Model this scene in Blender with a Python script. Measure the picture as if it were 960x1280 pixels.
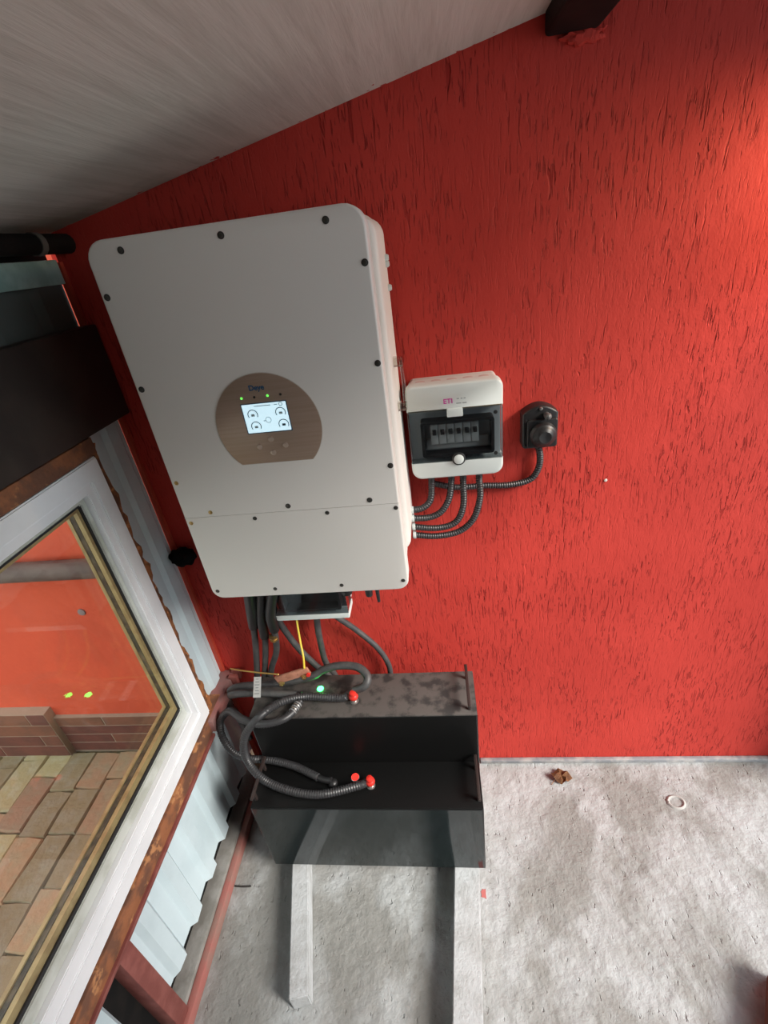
import bpy, bmesh, math, random
from mathutils import Vector, Matrix
random.seed(7)
for o in list(bpy.data.objects): bpy.data.objects.remove(o, do_unlink=True)
S = bpy.context.scene
COL = S.collection
PI = math.pi

# ------------------------------------------------------------------ camera
cam = bpy.data.cameras.new('camera'); cam.sensor_fit = 'VERTICAL'; cam.sensor_height = 24.0
cam.lens = 11.2634; cam.clip_start = 0.02; cam.clip_end = 200
camo = bpy.data.objects.new('camera', cam); COL.objects.link(camo)
camo.matrix_world = Matrix([[0.990085, 0.069886, 0.121854, 0.50103], [0.071404, 0.496645, -0.865012, -1.067058], [-0.12097, 0.865136, 0.48673, 1.641031], [0.0, 0.0, 0.0, 1.0]])
S.camera = camo
# ------------------------------------------------------------------ world, lights, exposure
S.view_settings.view_transform = 'Standard'; S.view_settings.look = 'None'
S.view_settings.gamma = 1.0; S.view_settings.exposure = 0.28; S.view_settings.use_curve_mapping = False
w = bpy.data.worlds.new('overcast_sky'); S.world = w; w.use_nodes = True
wb = w.node_tree.nodes['Background']; wb.inputs[0].default_value = (0.86, 0.94, 1.0, 1); wb.inputs[1].default_value = 1.75
def area(name, loc, target, sx, sy, power, col):
    l = bpy.data.lights.new(name, 'AREA'); l.shape = 'RECTANGLE'; l.size = sx; l.size_y = sy; l.energy = power; l.color = col
    o = bpy.data.objects.new(name, l); COL.objects.link(o); o.location = loc
    o.rotation_euler = (Vector(target) - Vector(loc)).to_track_quat('-Z', 'Y').to_euler()
    return o
sl = bpy.data.lights.new('hazy_sun', 'SUN'); sl.energy = 5.2; sl.angle = math.radians(25); sl.color = (1.0, 0.94, 0.87)
slo = bpy.data.objects.new('hazy_sun', sl); COL.objects.link(slo); slo.location = (4, -2, 4)
EL, AZ = math.radians(35), math.radians(27)          # height of the sun, turn from +X towards the room's front
slo.rotation_euler = Vector((math.cos(EL) * math.cos(AZ), -math.cos(EL) * math.sin(AZ), math.sin(EL))).to_track_quat('Z', 'Y').to_euler()

# ------------------------------------------------------------------ helpers
def put(name, bm, mat, parent=None, root=None, smooth=False, loc=None):
    """Link a bmesh given in world coordinates as one mesh object. Children keep the origin of their thing."""
    if root is None and parent is not None:
        root = parent
        while root.parent: root = root.parent
    off = Vector(root.location) if root is not None else Vector(loc if loc is not None else (0, 0, 0))
    if root is None and loc is None:
        vs = [v.co for v in bm.verts]
        off = Vector(((min(v.x for v in vs) + max(v.x for v in vs)) / 2, (min(v.y for v in vs) + max(v.y for v in vs)) / 2, min(v.z for v in vs)))
    for v in bm.verts: v.co -= off
    bmesh.ops.recalc_face_normals(bm, faces=bm.faces[:])
    me = bpy.data.meshes.new(name); bm.to_mesh(me); bm.free()
    if smooth:
        for p in me.polygons: p.use_smooth = True
        try: me.set_sharp_from_angle(angle=math.radians(40))
        except Exception: pass
    me.materials.append(mat)
    o = bpy.data.objects.new(name, me); COL.objects.link(o)
    if parent is not None: o.parent = parent
    else: o.location = off
    return o
def tag(o, label, cat, group=None):
    o['label'] = label; o['category'] = cat
    if group: o['group'] = group
    return o
def thing(name, label, cat, loc, group=None):
    o = bpy.data.objects.new(name, None); COL.objects.link(o); o.location = loc; o.empty_display_size = .05
    return tag(o, label, cat, group)
def structure(o, label=None):
    o['kind'] = 'structure'
    if label: o['label'] = label
    return o
def sroot(name, loc=(0, 0, 0), label=None):
    o = bpy.data.objects.new(name, None); COL.objects.link(o); o.location = loc; o.empty_display_size = .05
    return structure(o, label)

def abox(bm, x0, x1, y0, y1, z0, z1, bev=0, seg=2):
    g = bmesh.ops.create_cube(bm, size=1)
    for v in g['verts']:
        v.co = Vector(((x0 + x1) / 2 + v.co.x * (x1 - x0), (y0 + y1) / 2 + v.co.y * (y1 - y0), (z0 + z1) / 2 + v.co.z * (z1 - z0)))
    if bev:
        es = list({e for v in g['verts'] for e in v.link_edges})
        bmesh.ops.bevel(bm, geom=es, offset=bev, segments=seg, affect='EDGES', profile=.5)
def box(name, x0, x1, y0, y1, z0, z1, mat, parent=None, bev=0, seg=2, **k):
    bm = bmesh.new(); abox(bm, x0, x1, y0, y1, z0, z1, bev, seg); return put(name, bm, mat, parent, smooth=bev > 0, **k)
def rrect(x0, x1, z0, z1, r, n=6):
    if not isinstance(r, (tuple, list)): r = (r,) * 4       # BL BR TR TL
    pts = []
    for (cx, cz, a0, rr) in ((x0 + r[0], z0 + r[0], PI, r[0]), (x1 - r[1], z0 + r[1], 1.5 * PI, r[1]), (x1 - r[2], z1 - r[2], 0, r[2]), (x0 + r[3], z1 - r[3], .5 * PI, r[3])):
        for i in range(n + 1):
            a = a0 + .5 * PI * i / n; pts.append((cx + rr * math.cos(a), cz + rr * math.sin(a)))
    return pts
def aprism(bm, pts, y0, y1, bev=0, seg=3, rings=None, wt=None):
    """Outline in XZ, extruded along Y. y0 is the front (towards the room). rings: list of (y, inset) from front to back."""
    cx = sum(p[0] for p in pts) / len(pts); cz = sum(p[1] for p in pts) / len(pts)
    n = len(pts)
    nor = []
    for i in range(n):
        a, b = pts[i - 1], pts[(i + 1) % n]; t = Vector((b[0] - a[0], b[1] - a[1]))
        t = t.normalized() if t.length > 1e-9 else Vector((1, 0)); nor.append((t.y, -t.x))
    area2 = sum(pts[i][0] * pts[(i + 1) % n][1] - pts[(i + 1) % n][0] * pts[i][1] for i in range(n))
    sg = 1 if area2 > 0 else -1
    if rings is None:
        rings = []
        if bev:
            for i in range(seg + 1):
                a = .5 * PI * i / seg; rings.append((y0 + bev * (1 - math.sin(a)), bev * (1 - math.cos(a))))
            rings = [(y0 + bev * (1 - math.cos(.5 * PI * i / seg)), bev * (1 - math.sin(.5 * PI * i / seg))) for i in range(seg + 1)]
        else: rings = [(y0, 0)]
        rings.append((y1, 0))
    R = []
    for (y, ins) in rings:
        R.append([bm.verts.new((p[0] - sg * nv[0] * ins, y, p[1] - sg * nv[1] * ins * (wt(p) if wt else 1))) for p, nv in zip(pts, nor)])
    bm.faces.new(R[0]); bm.faces.new(R[-1][::-1])
    for a, b in zip(R[:-1], R[1:]):
        for i in range(n):
            j = (i + 1) % n; bm.faces.new((a[i], a[j], b[j], b[i]))
def prism(name, pts, y0, y1, mat, parent=None, bev=0, seg=3, rings=None, wt=None, **k):
    bm = bmesh.new(); aprism(bm, pts, y0, y1, bev, seg, rings, wt); return put(name, bm, mat, parent, smooth=True, **k)
def frame_y(bm, outer, inner, y0, y1):
    n = len(outer); V = [[bm.verts.new((p[0], y, p[1])) for p in L] for y in (y0, y1) for L in (outer, inner)]
    of, inf, ob, inb = V
    for i in range(n):
        j = (i + 1) % n
        bm.faces.new((of[i], of[j], inf[j], inf[i])); bm.faces.new((ob[j], ob[i], inb[i], inb[j]))
        bm.faces.new((of[j], of[i], ob[i], ob[j])); bm.faces.new((inf[i], inf[j], inb[j], inb[i]))
def disc(n, cx, cz, r): return [(cx + r * math.cos(2 * PI * i / n), cz + r * math.sin(2 * PI * i / n)) for i in range(n)]
def alathe(bm, c, axis, prof, n=20):
    """prof: list of (distance along axis, radius)."""
    ax = Vector(axis).normalized(); u = ax.orthogonal().normalized(); v = ax.cross(u); c = Vector(c)
    rings = []
    for (d, r) in prof:
        rings.append([bm.verts.new(c + ax * d + (u * math.cos(2 * PI * i / n) + v * math.sin(2 * PI * i / n)) * max(r, 1e-5)) for i in range(n)])
    for a, b in zip(rings[:-1], rings[1:]):
        for i in range(n):
            j = (i + 1) % n; bm.faces.new((a[i], a[j], b[j], b[i]))
    bm.faces.new(rings[0][::-1]); bm.faces.new(rings[-1])
def lathe(name, c, axis, prof, mat, parent=None, n=20, **k):
    bm = bmesh.new(); alathe(bm, c, axis, prof, n); return put(name, bm, mat, parent, smooth=True, **k)
def curve(pts, step=.004):
    P = [Vector(p) for p in pts]; P = [P[0] * 2 - P[1]] + P + [P[-1] * 2 - P[-2]]; out = []
    for i in range(1, len(P) - 2):
        a, b, c, d = P[i - 1:i + 3]; n = max(2, int((c - b).length / (step * .25)))
        for k in range(n):
            t = k / n
            out.append(.5 * ((2 * b) + (c - a) * t + (2 * a - 5 * b + 4 * c - d) * t * t + (3 * b - a - 3 * c + d) * t ** 3))
    out.append(P[-2])
    res = [out[0]]; acc = 0
    for a, b in zip(out[:-1], out[1:]):
        L = (b - a).length; pos = step - acc
        while pos <= L and L > 1e-9: res.append(a.lerp(b, pos / L)); pos += step
        acc = (acc + L) % step
    if (res[-1] - out[-1]).length > step * .3: res.append(out[-1])
    return res
def atube(bm, pts, r, n=10, rib=0, step=.004, raw=False):
    C = pts if raw else curve(pts, step)
    t0 = (C[1] - C[0]).normalized(); u = t0.orthogonal().normalized(); rings = []
    for i, p in enumerate(C):
        t = (C[min(i + 1, len(C) - 1)] - C[max(i - 1, 0)]).normalized()
        u = (u - t * u.dot(t)).normalized(); v = t.cross(u)
        rr = r if (i % 2 == 0 or not rib) else r * (1 - rib)
        rings.append([bm.verts.new(p + (u * math.cos(2 * PI * k / n) + v * math.sin(2 * PI * k / n)) * rr) for k in range(n)])
    for a, b in zip(rings[:-1], rings[1:]):
        for k in range(n):
            j = (k + 1) % n; bm.faces.new((a[k], a[j], b[j], b[k]))
    bm.faces.new(rings[0][::-1]); bm.faces.new(rings[-1])
def tube(name, pts, r, mat, parent=None, n=10, rib=0, step=.004, **k):
    bm = bmesh.new(); atube(bm, [Vector(p) for p in pts], r, n, rib, step); return put(name, bm, mat, parent, smooth=True, **k)
def text(name, s, size, x, y, z, mat, parent, ext=.0003, bold=0):
    cu = bpy.data.curves.new(name, 'FONT'); cu.body = s; cu.size = size; cu.extrude = ext; cu.offset = bold
    to = bpy.data.objects.new(name, cu); COL.objects.link(to)
    dg = bpy.context.evaluated_depsgraph_get(); me = bpy.data.meshes.new_from_object(to.evaluated_get(dg))
    bpy.data.objects.remove(to); bm = bmesh.new(); bm.from_mesh(me); bpy.data.meshes.remove(me)
    for v in bm.verts: v.co = Vector((x + v.co.x, y - v.co.z, z + v.co.y))
    return put(name, bm, mat, parent)

# ------------------------------------------------------------------ materials
def newmat(name):
    m = bpy.data.materials.new(name); m.use_nodes = True
    return m, m.node_tree, m.node_tree.nodes['Principled BSDF']
def N(nt, t, **k):
    n = nt.nodes.new(t)
    for a, b in k.items(): setattr(n, a, b)
    return n
def noise(nt, scale=(1, 1, 1), detail=3, rough=.55, dist=0, off=(0, 0, 0), src='pos'):
    g = N(nt, 'ShaderNodeNewGeometry'); mp = N(nt, 'ShaderNodeMapping'); mp.inputs['Scale'].default_value = scale; mp.inputs['Location'].default_value = off
    nt.links.new(g.outputs['Position'], mp.inputs['Vector'])
    n = N(nt, 'ShaderNodeTexNoise'); n.inputs['Scale'].default_value = 1; n.inputs['Detail'].default_value = detail
    n.inputs['Roughness'].default_value = rough; n.inputs['Distortion'].default_value = dist
    nt.links.new(mp.outputs[0], n.inputs['Vector']); return n.outputs['Fac']
def ramp(nt, v, a, b, lo=0., hi=1.):
    r = N(nt, 'ShaderNodeMapRange'); r.interpolation_type = 'SMOOTHSTEP'
    for i, x in zip(('From Min', 'From Max', 'To Min', 'To Max'), (a, b, lo, hi)): r.inputs[i].default_value = x
    nt.links.new(v, r.inputs['Value']); return r.outputs[0]
def mix(nt, f, a, b):
    m = N(nt, 'ShaderNodeMix', data_type='RGBA')
    for s, x in ((m.inputs[6], a), (m.inputs[7], b)):
        if isinstance(x, (tuple, list)): s.default_value = (*x[:3], 1)
        else: nt.links.new(x, s)
    if isinstance(f, (int, float)): m.inputs[0].default_value = f
    else: nt.links.new(f, m.inputs[0])
    return m.outputs[2]
def math2(nt, op, a, b):
    m = N(nt, 'ShaderNodeMath', operation=op)
    for s, x in zip(m.inputs, (a, b)):
        if isinstance(x, (int, float)): s.default_value = x
        else: nt.links.new(x, s)
    return m.outputs[0]
def bump(nt, bsdf, h, dist, strength=1.):
    b = N(nt, 'ShaderNodeBump'); b.inputs['Strength'].default_value = strength; b.inputs['Distance'].default_value = dist
    nt.links.new(h, b.inputs['Height']); nt.links.new(b.outputs[0], bsdf.inputs['Normal'])
def plain(name, c, rough=.5, metal=0, c2=None, sc=20, thr=(.4, .65), bsc=0, bd=.001, spec=.5, detail=4, stretch=(1, 1, 1), vary=0, coat=0):
    m, nt, b = newmat(name); b.inputs['Roughness'].default_value = rough; b.inputs['Metallic'].default_value = metal
    b.inputs['Specular IOR Level'].default_value = spec; b.inputs['Coat Weight'].default_value = coat
    col = c
    if c2 is not None: col = mix(nt, ramp(nt, noise(nt, tuple(sc * s for s in stretch), detail), *thr), c, c2)
    if vary:
        oi = N(nt, 'ShaderNodeObjectInfo'); hs = N(nt, 'ShaderNodeHueSaturation')
        if isinstance(col, tuple): hs.inputs['Color'].default_value = (*col, 1)
        else: nt.links.new(col, hs.inputs['Color'])
        nt.links.new(ramp(nt, oi.outputs['Random'], 0, 1, 1 - vary, 1 + vary), hs.inputs['Value'])
        nt.links.new(ramp(nt, oi.outputs['Random'], 0, 1, .5 - vary * .05, .5 + vary * .05), hs.inputs['Hue']); col = hs.outputs[0]
    if isinstance(col, tuple): b.inputs['Base Color'].default_value = (*col, 1)
    else: nt.links.new(col, b.inputs['Base Color'])
    if bsc: bump(nt, b, noise(nt, tuple(bsc * s for s in stretch), 4), bd)
    return m
def emit(name, c, s):
    m, nt, b = newmat(name); b.inputs['Base Color'].default_value = (*c, 1); b.inputs['Emission Color'].default_value = (*c, 1); b.inputs['Emission Strength'].default_value = s
    return m
def clear(name, tint, refl=.08, rough=.02):
    m = bpy.data.materials.new(name); m.use_nodes = True; nt = m.node_tree; nt.nodes.clear()
    o = N(nt, 'ShaderNodeOutputMaterial'); t = N(nt, 'ShaderNodeBsdfTransparent'); t.inputs[0].default_value = (*tint, 1)
    g = N(nt, 'ShaderNodeBsdfGlossy'); g.inputs['Roughness'].default_value = rough
    lw = N(nt, 'ShaderNodeLayerWeight'); fr = N(nt, 'ShaderNodeMath', operation='MULTIPLY_ADD')
    nt.links.new(math2(nt, 'POWER', lw.outputs['Facing'], 4.0), fr.inputs[0]); fr.inputs[1].default_value = .9; fr.inputs[2].default_value = .04
    x = N(nt, 'ShaderNodeMixShader'); nt.links.new(math2(nt, 'MULTIPLY', fr.outputs[0], refl), x.inputs[0])
    nt.links.new(t.outputs[0], x.inputs[1]); nt.links.new(g.outputs[0], x.inputs[2]); nt.links.new(x.outputs[0], o.inputs[0]); return m

def red_plaster():
    m, nt, b = newmat('red_scratched_plaster'); b.inputs['Roughness'].default_value = .7; b.inputs['Specular IOR Level'].default_value = .22
    g1 = ramp(nt, noise(nt, (215, 30, 24), 3, .6, .5), .575, .64)
    g2 = ramp(nt, noise(nt, (130, 30, 15), 2.5, .55, .6, off=(31, 7, 3)), .60, .67)
    dens = ramp(nt, noise(nt, (7, 7, 5), 3), .40, .60, .15, 1)
    g = math2(nt, 'MULTIPLY', math2(nt, 'MAXIMUM', g1, g2), dens)
    fine = noise(nt, (260, 260, 160), 3)
    wav = noise(nt, (40, 40, 22), 2)
    h = math2(nt, 'ADD', math2(nt, 'MULTIPLY', g, -1.0), math2(nt, 'ADD', math2(nt, 'MULTIPLY', fine, .22), math2(nt, 'MULTIPLY', wav, .5)))
    c = mix(nt, ramp(nt, noise(nt, (3, 3, 3), 3), .35, .7), (.50, .042, .031), (.56, .050, .037))
    c = mix(nt, math2(nt, 'MULTIPLY', g, .6), c, (.25, .010, .008))  # groove shade also put into the colour, on top of the bump
    nt.links.new(c, b.inputs['Base Color']); bump(nt, b, h, .0030, 1.0)
    return m
def concrete():
    m, nt, b = newmat('rough_concrete_floor'); b.inputs['Roughness'].default_value = .8
    big = ramp(nt, noise(nt, (4.6, 3.2, 4.2), 5, .62, .3), .42, .60)
    mid = ramp(nt, noise(nt, (13, 13, 13), 5, .65, .4, off=(3, 1, 0)), .35, .68)
    c = mix(nt, big, (.245, .245, .23), (.43, .45, .455)); c = mix(nt, math2(nt, 'MULTIPLY', mid, .5), c, (.30, .30, .285))
    dk = ramp(nt, noise(nt, (60, 60, 60), 4, .6, .1, off=(9, 2, 5)), .64, .72); c = mix(nt, math2(nt, 'MULTIPLY', dk, .55), c, (.15, .14, .13))
    nt.links.new(c, b.inputs['Base Color'])
    h = math2(nt, 'ADD', noise(nt, (34, 34, 34), 6, .6, 0), math2(nt, 'MULTIPLY', ramp(nt, noise(nt, (70, 34, 60), 2, .5, .15), .66, .72), -.4))
    h = math2(nt, 'ADD', h, math2(nt, 'MULTIPLY', noise(nt, (9, 9, 9), 2), 1.2))
    bump(nt, b, h, .008, .85); return m
def slab_mat():
    m, nt, b = newmat('whitewashed_slab'); b.inputs['Roughness'].default_value = .8
    st = noise(nt, (60, 4, 60), 4, .65, .25); st2 = noise(nt, (22, 1.6, 22), 3, .5, .3)
    c = mix(nt, ramp(nt, st, .4, .68), (.64, .61, .56), (.55, .52, .47)); c = mix(nt, ramp(nt, st2, .45, .7, 0, .5), c, (.56, .53, .48))
    # green-black mould along the low edge by the back wall
    g = N(nt, 'ShaderNodeNewGeometry'); sx = N(nt, 'ShaderNodeSeparateXYZ'); nt.links.new(g.outputs['Position'], sx.inputs[0])
    low = math2(nt, 'ADD', math2(nt, 'MULTIPLY', sx.outputs[0], -1.2), math2(nt, 'MULTIPLY', sx.outputs[1], 2.4))
    low = math2(nt, 'ADD', low, math2(nt, 'MULTIPLY', noise(nt, (7, 7, 7), 4), .55))
    c = mix(nt, ramp(nt, low, -.02, .45, 0, .75), c, (.10, .095, .06))
    ed = math2(nt, 'ADD', math2(nt, 'MULTIPLY', sx.outputs[1], 4), noise(nt, (45, 45, 45), 4, .6)); c = mix(nt, ramp(nt, ed, .575, .60), c, (.42, .03, .02))
    nt.links.new(c, b.inputs['Base Color']); bump(nt, b, st, .002, .7); return m
def rust_mat(name, a, bcol, ccol, sc=30):
    m, nt, b = newmat(name); b.inputs['Roughness'].default_value = .75
    c = mix(nt, ramp(nt, noise(nt, (sc, sc, sc), 4, .6), .42, .6), a, bcol); c = mix(nt, ramp(nt, noise(nt, (sc * 1.7,) * 3, 4, .6, off=(4, 4, 4)), .56, .64), c, ccol)
    nt.links.new(c, b.inputs['Base Color']); bump(nt, b, noise(nt, (90, 90, 90), 4), .002); return m

RED = red_plaster(); CON = concrete(); SLAB = slab_mat()
ORANGE = plain('smooth_orange_render', (.86, .12, .05), .8, c2=(.78, .105, .045), sc=5, bsc=60, bd=.002)
GREYTRIM = plain('grey_trim', (.25, .26, .28), .6, c2=(.42, .41, .40), sc=25)
BLACK = plain('black_steel_and_shade', (.008, .008, .008), .7, c2=(.014, .012, .011), sc=20, spec=.15)
LINTEL = plain('dark_brown_board', (.030, .024, .021), .55, c2=(.045, .036, .03), sc=9)
SHEET = plain('pale_blue_sheet_steel', (.60, .71, .75), .45, c2=(.53, .64, .68), sc=6, bsc=15, bd=.002)
GREENSHEET = plain('teal_sheet_steel', (.42, .64, .60), .5, c2=(.30, .50, .47), sc=18)
PRIMER = plain('red_brown_primer', (.20, .055, .045), .6, c2=(.27, .085, .07), sc=18, bsc=80, bd=.001)
PINKPAINT = plain('faded_red_paint', (.38, .13, .11), .75, c2=(.30, .17, .14), sc=16, thr=(.35, .7))
DUSTRAIL = plain('dusty_grey_rail', (.20, .19, .17), .85, c2=(.30, .29, .27), sc=14, bsc=60, bd=.002)
RUST = rust_mat('rusty_steel', (.16, .07, .04), (.32, .12, .05), (.48, .22, .09), 14)
FOAM = rust_mat('orange_brown_foam', (.32, .12, .04), (.12, .05, .025), (.50, .20, .07), 26)
PVC = plain('white_window_plastic', (.88, .90, .92), .32, c2=(.82, .84, .86), sc=8)
PVC2 = plain('dirty_white_plastic', (.60, .63, .58), .4, c2=(.46, .48, .42), sc=14)
GASKET = plain('black_gasket', (.02, .02, .022), .6)
GOLD = plain('gold_spacer', (.52, .40, .20), .35, .3, c2=(.40, .29, .14), sc=30)
SPACERDARK = plain('dark_spacer', (.06, .05, .035), .4, c2=(.17, .13, .08), sc=30)
GLASS = clear('window_glass', (.95, .96, .94), .8)
SMOKE = clear('smoked_plastic', (.64, .68, .70), 1.8, .05)
CLEARP = clear('clear_plastic', (.80, .80, .76), 2.0, .08)
PAVER = plain('worn_paving_stone', (.46, .36, .20), .85, c2=(.50, .42, .28), sc=22, bsc=70, bd=.003, vary=.25)
PAVER2 = plain('pinkish_paving_stone', (.52, .31, .19), .85, c2=(.46, .33, .21), sc=22, bsc=70, bd=.003, vary=.15)
SOIL = plain('mossy_joint_soil', (.20, .14, .07), .95, c2=(.06, .06, .03), sc=40, bsc=60, bd=.004)
BRICK = plain('brown_red_brick', (.24, .085, .055), .8, c2=(.19, .075, .05), sc=14, bsc=80, bd=.001, vary=.18)
MORTAR = plain('pale_mortar', (.46, .36, .27), .9)
PIPEM = plain('weathered_brown_pipe', (.12, .075, .065), .7, c2=(.19, .13, .11), sc=24, stretch=(.3, 1, 1))
INV = plain('warm_white_powder_coat', (.80, .77, .725), .5, bsc=500, bd=.00012)
INVDK = plain('seam_shadow_gap', (.10, .10, .095), .8)
SCREW = plain('dark_steel_screw', (.10, .095, .085), .4, .8)
BRASS = plain('brass_screw', (.50, .34, .14), .35, .9)
RECESS = plain('screw_recess', (.045, .042, .038), .7)
BRONZE = plain('bronze_grey_panel', (.42, .305, .235), .36, .3, c2=(.39, .28, .21), sc=60, stretch=(.1, 1, 6))
BTN = plain('bronze_button', (.56, .44, .36), .35, .5)
LOGO = plain('dark_blue_print', (.02, .09, .19), .4)
SCREEN = emit('lit_screen', (.60, .82, .92), .68)
GAUGE = plain('dark_gauge_line', (.05, .07, .09), .5); FAINT = plain('faint_grey_line', (.40, .52, .56), .5)
LEDG = emit('green_led', (.02, 1.0, .10), 22); LEDS = emit('small_green_led', (.15, .9, .10), 1.0); LEDR = emit('red_led', (1.0, .03, .02), 1.1)
OFF = plain('unlit_led', (.015, .015, .015), .3)
EWHITE = plain('pale_grey_white_plastic', (.66, .71, .69), .38)
EWHITE2 = plain('off_white_moulding', (.58, .62, .60), .42)
MAG = plain('magenta_print', (.55, .03, .30), .4); GPRINT = plain('grey_print', (.32, .35, .35), .5)
DKIN = plain('dark_inner_panel', (.36, .38, .39), .5); BRK = plain('grey_breaker_plastic', (.42, .43, .42), .5)
BLKP = plain('black_plastic', (.016, .016, .017), .42)
CONDUIT = plain('dark_grey_conduit', (.032, .032, .034), .42)
CABLE = plain('dark_grey_cable', (.052, .052, .054), .5, c2=(.075, .073, .07), sc=40)
BATCASE = plain('black_satin_case', (.013, .0135, .014), .2, c2=(.017, .018, .019), sc=6)
BATDUST = plain('dusty_black_case_top', (.075, .066, .06), .75, c2=(.022, .021, .02), sc=22, thr=(.46, .62))
BATFRONT = plain('glossy_black_case_front', (.012, .018, .019), .09, c2=(.016, .022, .023), sc=5, spec=.5)
BATSIDE = plain('black_case_upper_face', (.006, .006, .006), .4, spec=.15)
REDCAP = plain('red_terminal_cap', (.62, .03, .02), .4)
METAL = plain('bright_metal', (.55, .54, .52), .35, .9)
COPPER = rust_mat('tarnished_copper', (.36, .15, .09), (.45, .20, .13), (.22, .09, .06), 40)
YELLOW = plain('yellow_green_wire', (.72, .55, .06), .5); OCHRE = plain('ochre_wire', (.55, .34, .08), .5)
TAGW = plain('white_paper_tag', (.70, .71, .70), .7)
BAR = plain('grey_concrete_bar', (.50, .52, .53), .75, c2=(.41, .42, .42), sc=18, bsc=120, bd=.002)
LEAF = plain('dry_brown_leaf', (.30, .14, .06), .8, c2=(.20, .085, .04), sc=60, bsc=120, bd=.002)
STONE = plain('grey_shell_ring', (.40, .39, .37), .8); STICK = plain('dark_stick', (.03, .028, .025), .8)
BROWN = plain('red_brown_block', (.16, .05, .03), .8, c2=(.11, .04, .025), sc=20)
WHITECHIP = plain('white_plaster_chip', (.65, .60, .55), .8)
PLASTER = plain('dull_grey_wall', (.20, .20, .20), .85)

# ------------------------------------------------------------------ the setting
def wallbox(name, *a, mat, label): return structure(box(name, *a, mat, loc=(a[0], a[2], a[4])), label)
XR = 1.64; LZ = 2.17
wall = structure(box('wall_back', -.25, XR, 0, .20, -.05, 2.5, RED, loc=(0, 0, 0)), 'red wall with vertically scratched plaster')
floor = structure(box('floor', -.30, XR, -2.8, 0, -.12, 0, CON, loc=(0, 0, 0)), 'rough grey concrete floor')
wallbox('wall_right', XR, XR + .15, -.12, .20, 0, 2.5, mat=PLASTER, label='wall beside the doorway')
structure(box('wall_lintel', XR, XR + .15, -1.65, -.12, LZ, 2.5, PLASTER), 'wall over the doorway')
structure(box('wall_corner', XR, XR + .15, -2.9, -1.65, 0, 2.5, PLASTER), 'wall beyond the doorway')
structure(box('wall_front', -.30, XR + .15, -2.9, -2.8, 0, 2.5, PLASTER), 'wall behind the camera')
structure(box('ceiling_roof', -.30, XR + .15, -2.9, .20, 2.5, 2.6, PLASTER), 'roof over the shed')
structure(box('ground_outside', XR, 9, -9, 6, -.2, -.02, PLASTER), 'pale ground outside the doorway')
# sloping slab under the roof
bm = bmesh.new()
def slz(x): return 1.7835 + .1945 * x
P = [(-.30, slz(-.30)), (.735, slz(.735)), (.735, slz(.735) + .16), (-.30, slz(-.30) + .16)]
aprism(bm, P, -2.8, 0.0)
structure(put('ceiling', bm, SLAB, loc=(0, 0, 0)), 'sloping whitewashed slab with streaks and mould')
bm = bmesh.new(); abox(bm, .715, .80, -2.8, 0.0, 1.893, 2.02, .006)
structure(put('trim_1', bm, BLACK, smooth=True), 'black steel beam along the end of the slab')
bm = bmesh.new(); abox(bm, .57, XR, -.014, 0, .0, .017, .003)
structure(put('baseboard_back', bm, GREYTRIM, smooth=True), 'thin grey strip along the foot of the red wall')
lathe('plaster_chip', (.89, -.0005, 1.085), (0, -1, 0), [(0, .004), (.0015, .0035), (.002, .001)], WHITECHIP, wall, 8)
# lump of torn red plaster round the beam end
bm = bmesh.new(); bmesh.ops.create_icosphere(bm, subdivisions=3, radius=1)
for v in bm.verts:
    k = 1 + .25 * math.sin(9 * v.co.x + 3) * math.cos(7 * v.co.z); v.co = Vector((.775 + v.co.x * .035 * k, .0 + v.co.y * .010 * k, 1.888 + v.co.z * .012 * k))
put('plaster_lump', bm, RED, wall, smooth=True)

# ------------------------------------------------------------------ left wall: sheets, steel rails
wl = sroot('wall_left', (-.25, 0, 0), 'shed wall of pale blue sheet steel on steel rails')
def ribbed(name, y0, y1, z0, z1, x, mat, pitch=.105, depth=.014, phase=0., ragged=0):
    ys = []; y = y0
    prof = []
    k = math.floor((y0 - phase) / pitch) - 1
    br = [(0, 0), (.42, 0), (.54, 1), (.88, 1), (1.0, 0)]
    pts = []
    while phase + k * pitch < y1 + pitch:
        for f, d in br[:-1]: pts.append((phase + (k + f) * pitch, d * depth))
        k += 1
    def dep(yy):
        for a, b in zip(pts[:-1], pts[1:]):
            if a[0] <= yy <= b[0]: t = (yy - a[0]) / (b[0] - a[0]); return a[1] + (b[1] - a[1]) * t
        return 0
    Y = sorted({y0, y1, *[p[0] for p in pts if y0 < p[0] < y1]})
    bm = bmesh.new(); rows = []
    for xx in (0, -.0015):
        for z in (z0, z1):
            rows.append([bm.verts.new((x + dep(yy) + xx, yy, z + (random.uniform(-ragged, ragged) if z == z0 and xx == 0 else 0))) for yy in Y])
    a, b, c, d = rows
    for i in range(len(Y) - 1):
        bm.faces.new((a[i], a[i + 1], b[i + 1], b[i])); bm.faces.new((d[i], d[i + 1], c[i + 1], c[i]))
        bm.faces.new((b[i], b[i + 1], d[i + 1], d[i])); bm.faces.new((c[i], c[i + 1], a[i + 1], a[i]))
    return put(name, bm, mat, wl)
ribbed('metal_sheet', -.66, .0, .085, .46, -.262, SHEET, ragged=.006, phase=-.05)
ribbed('metal_sheet', -1.5, -.76, .085, .46, -.266, SHEET, ragged=.006, phase=-.02)
ribbed('metal_sheet', -.146, -.012, .49, 1.36, -.252, SHEET, pitch=.11, depth=.008, phase=-.135)
ribbed('metal_sheet', -1.5, -.012, 1.56, 1.645, -.256, plain('dark_green_grey_sheet', (.10, .125, .12), .6), pitch=.2, depth=.006)
box('metal_strip', -.262, -.242, -1.5, -.014, 1.645, 1.69, GREENSHEET, wl, .002)
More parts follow.
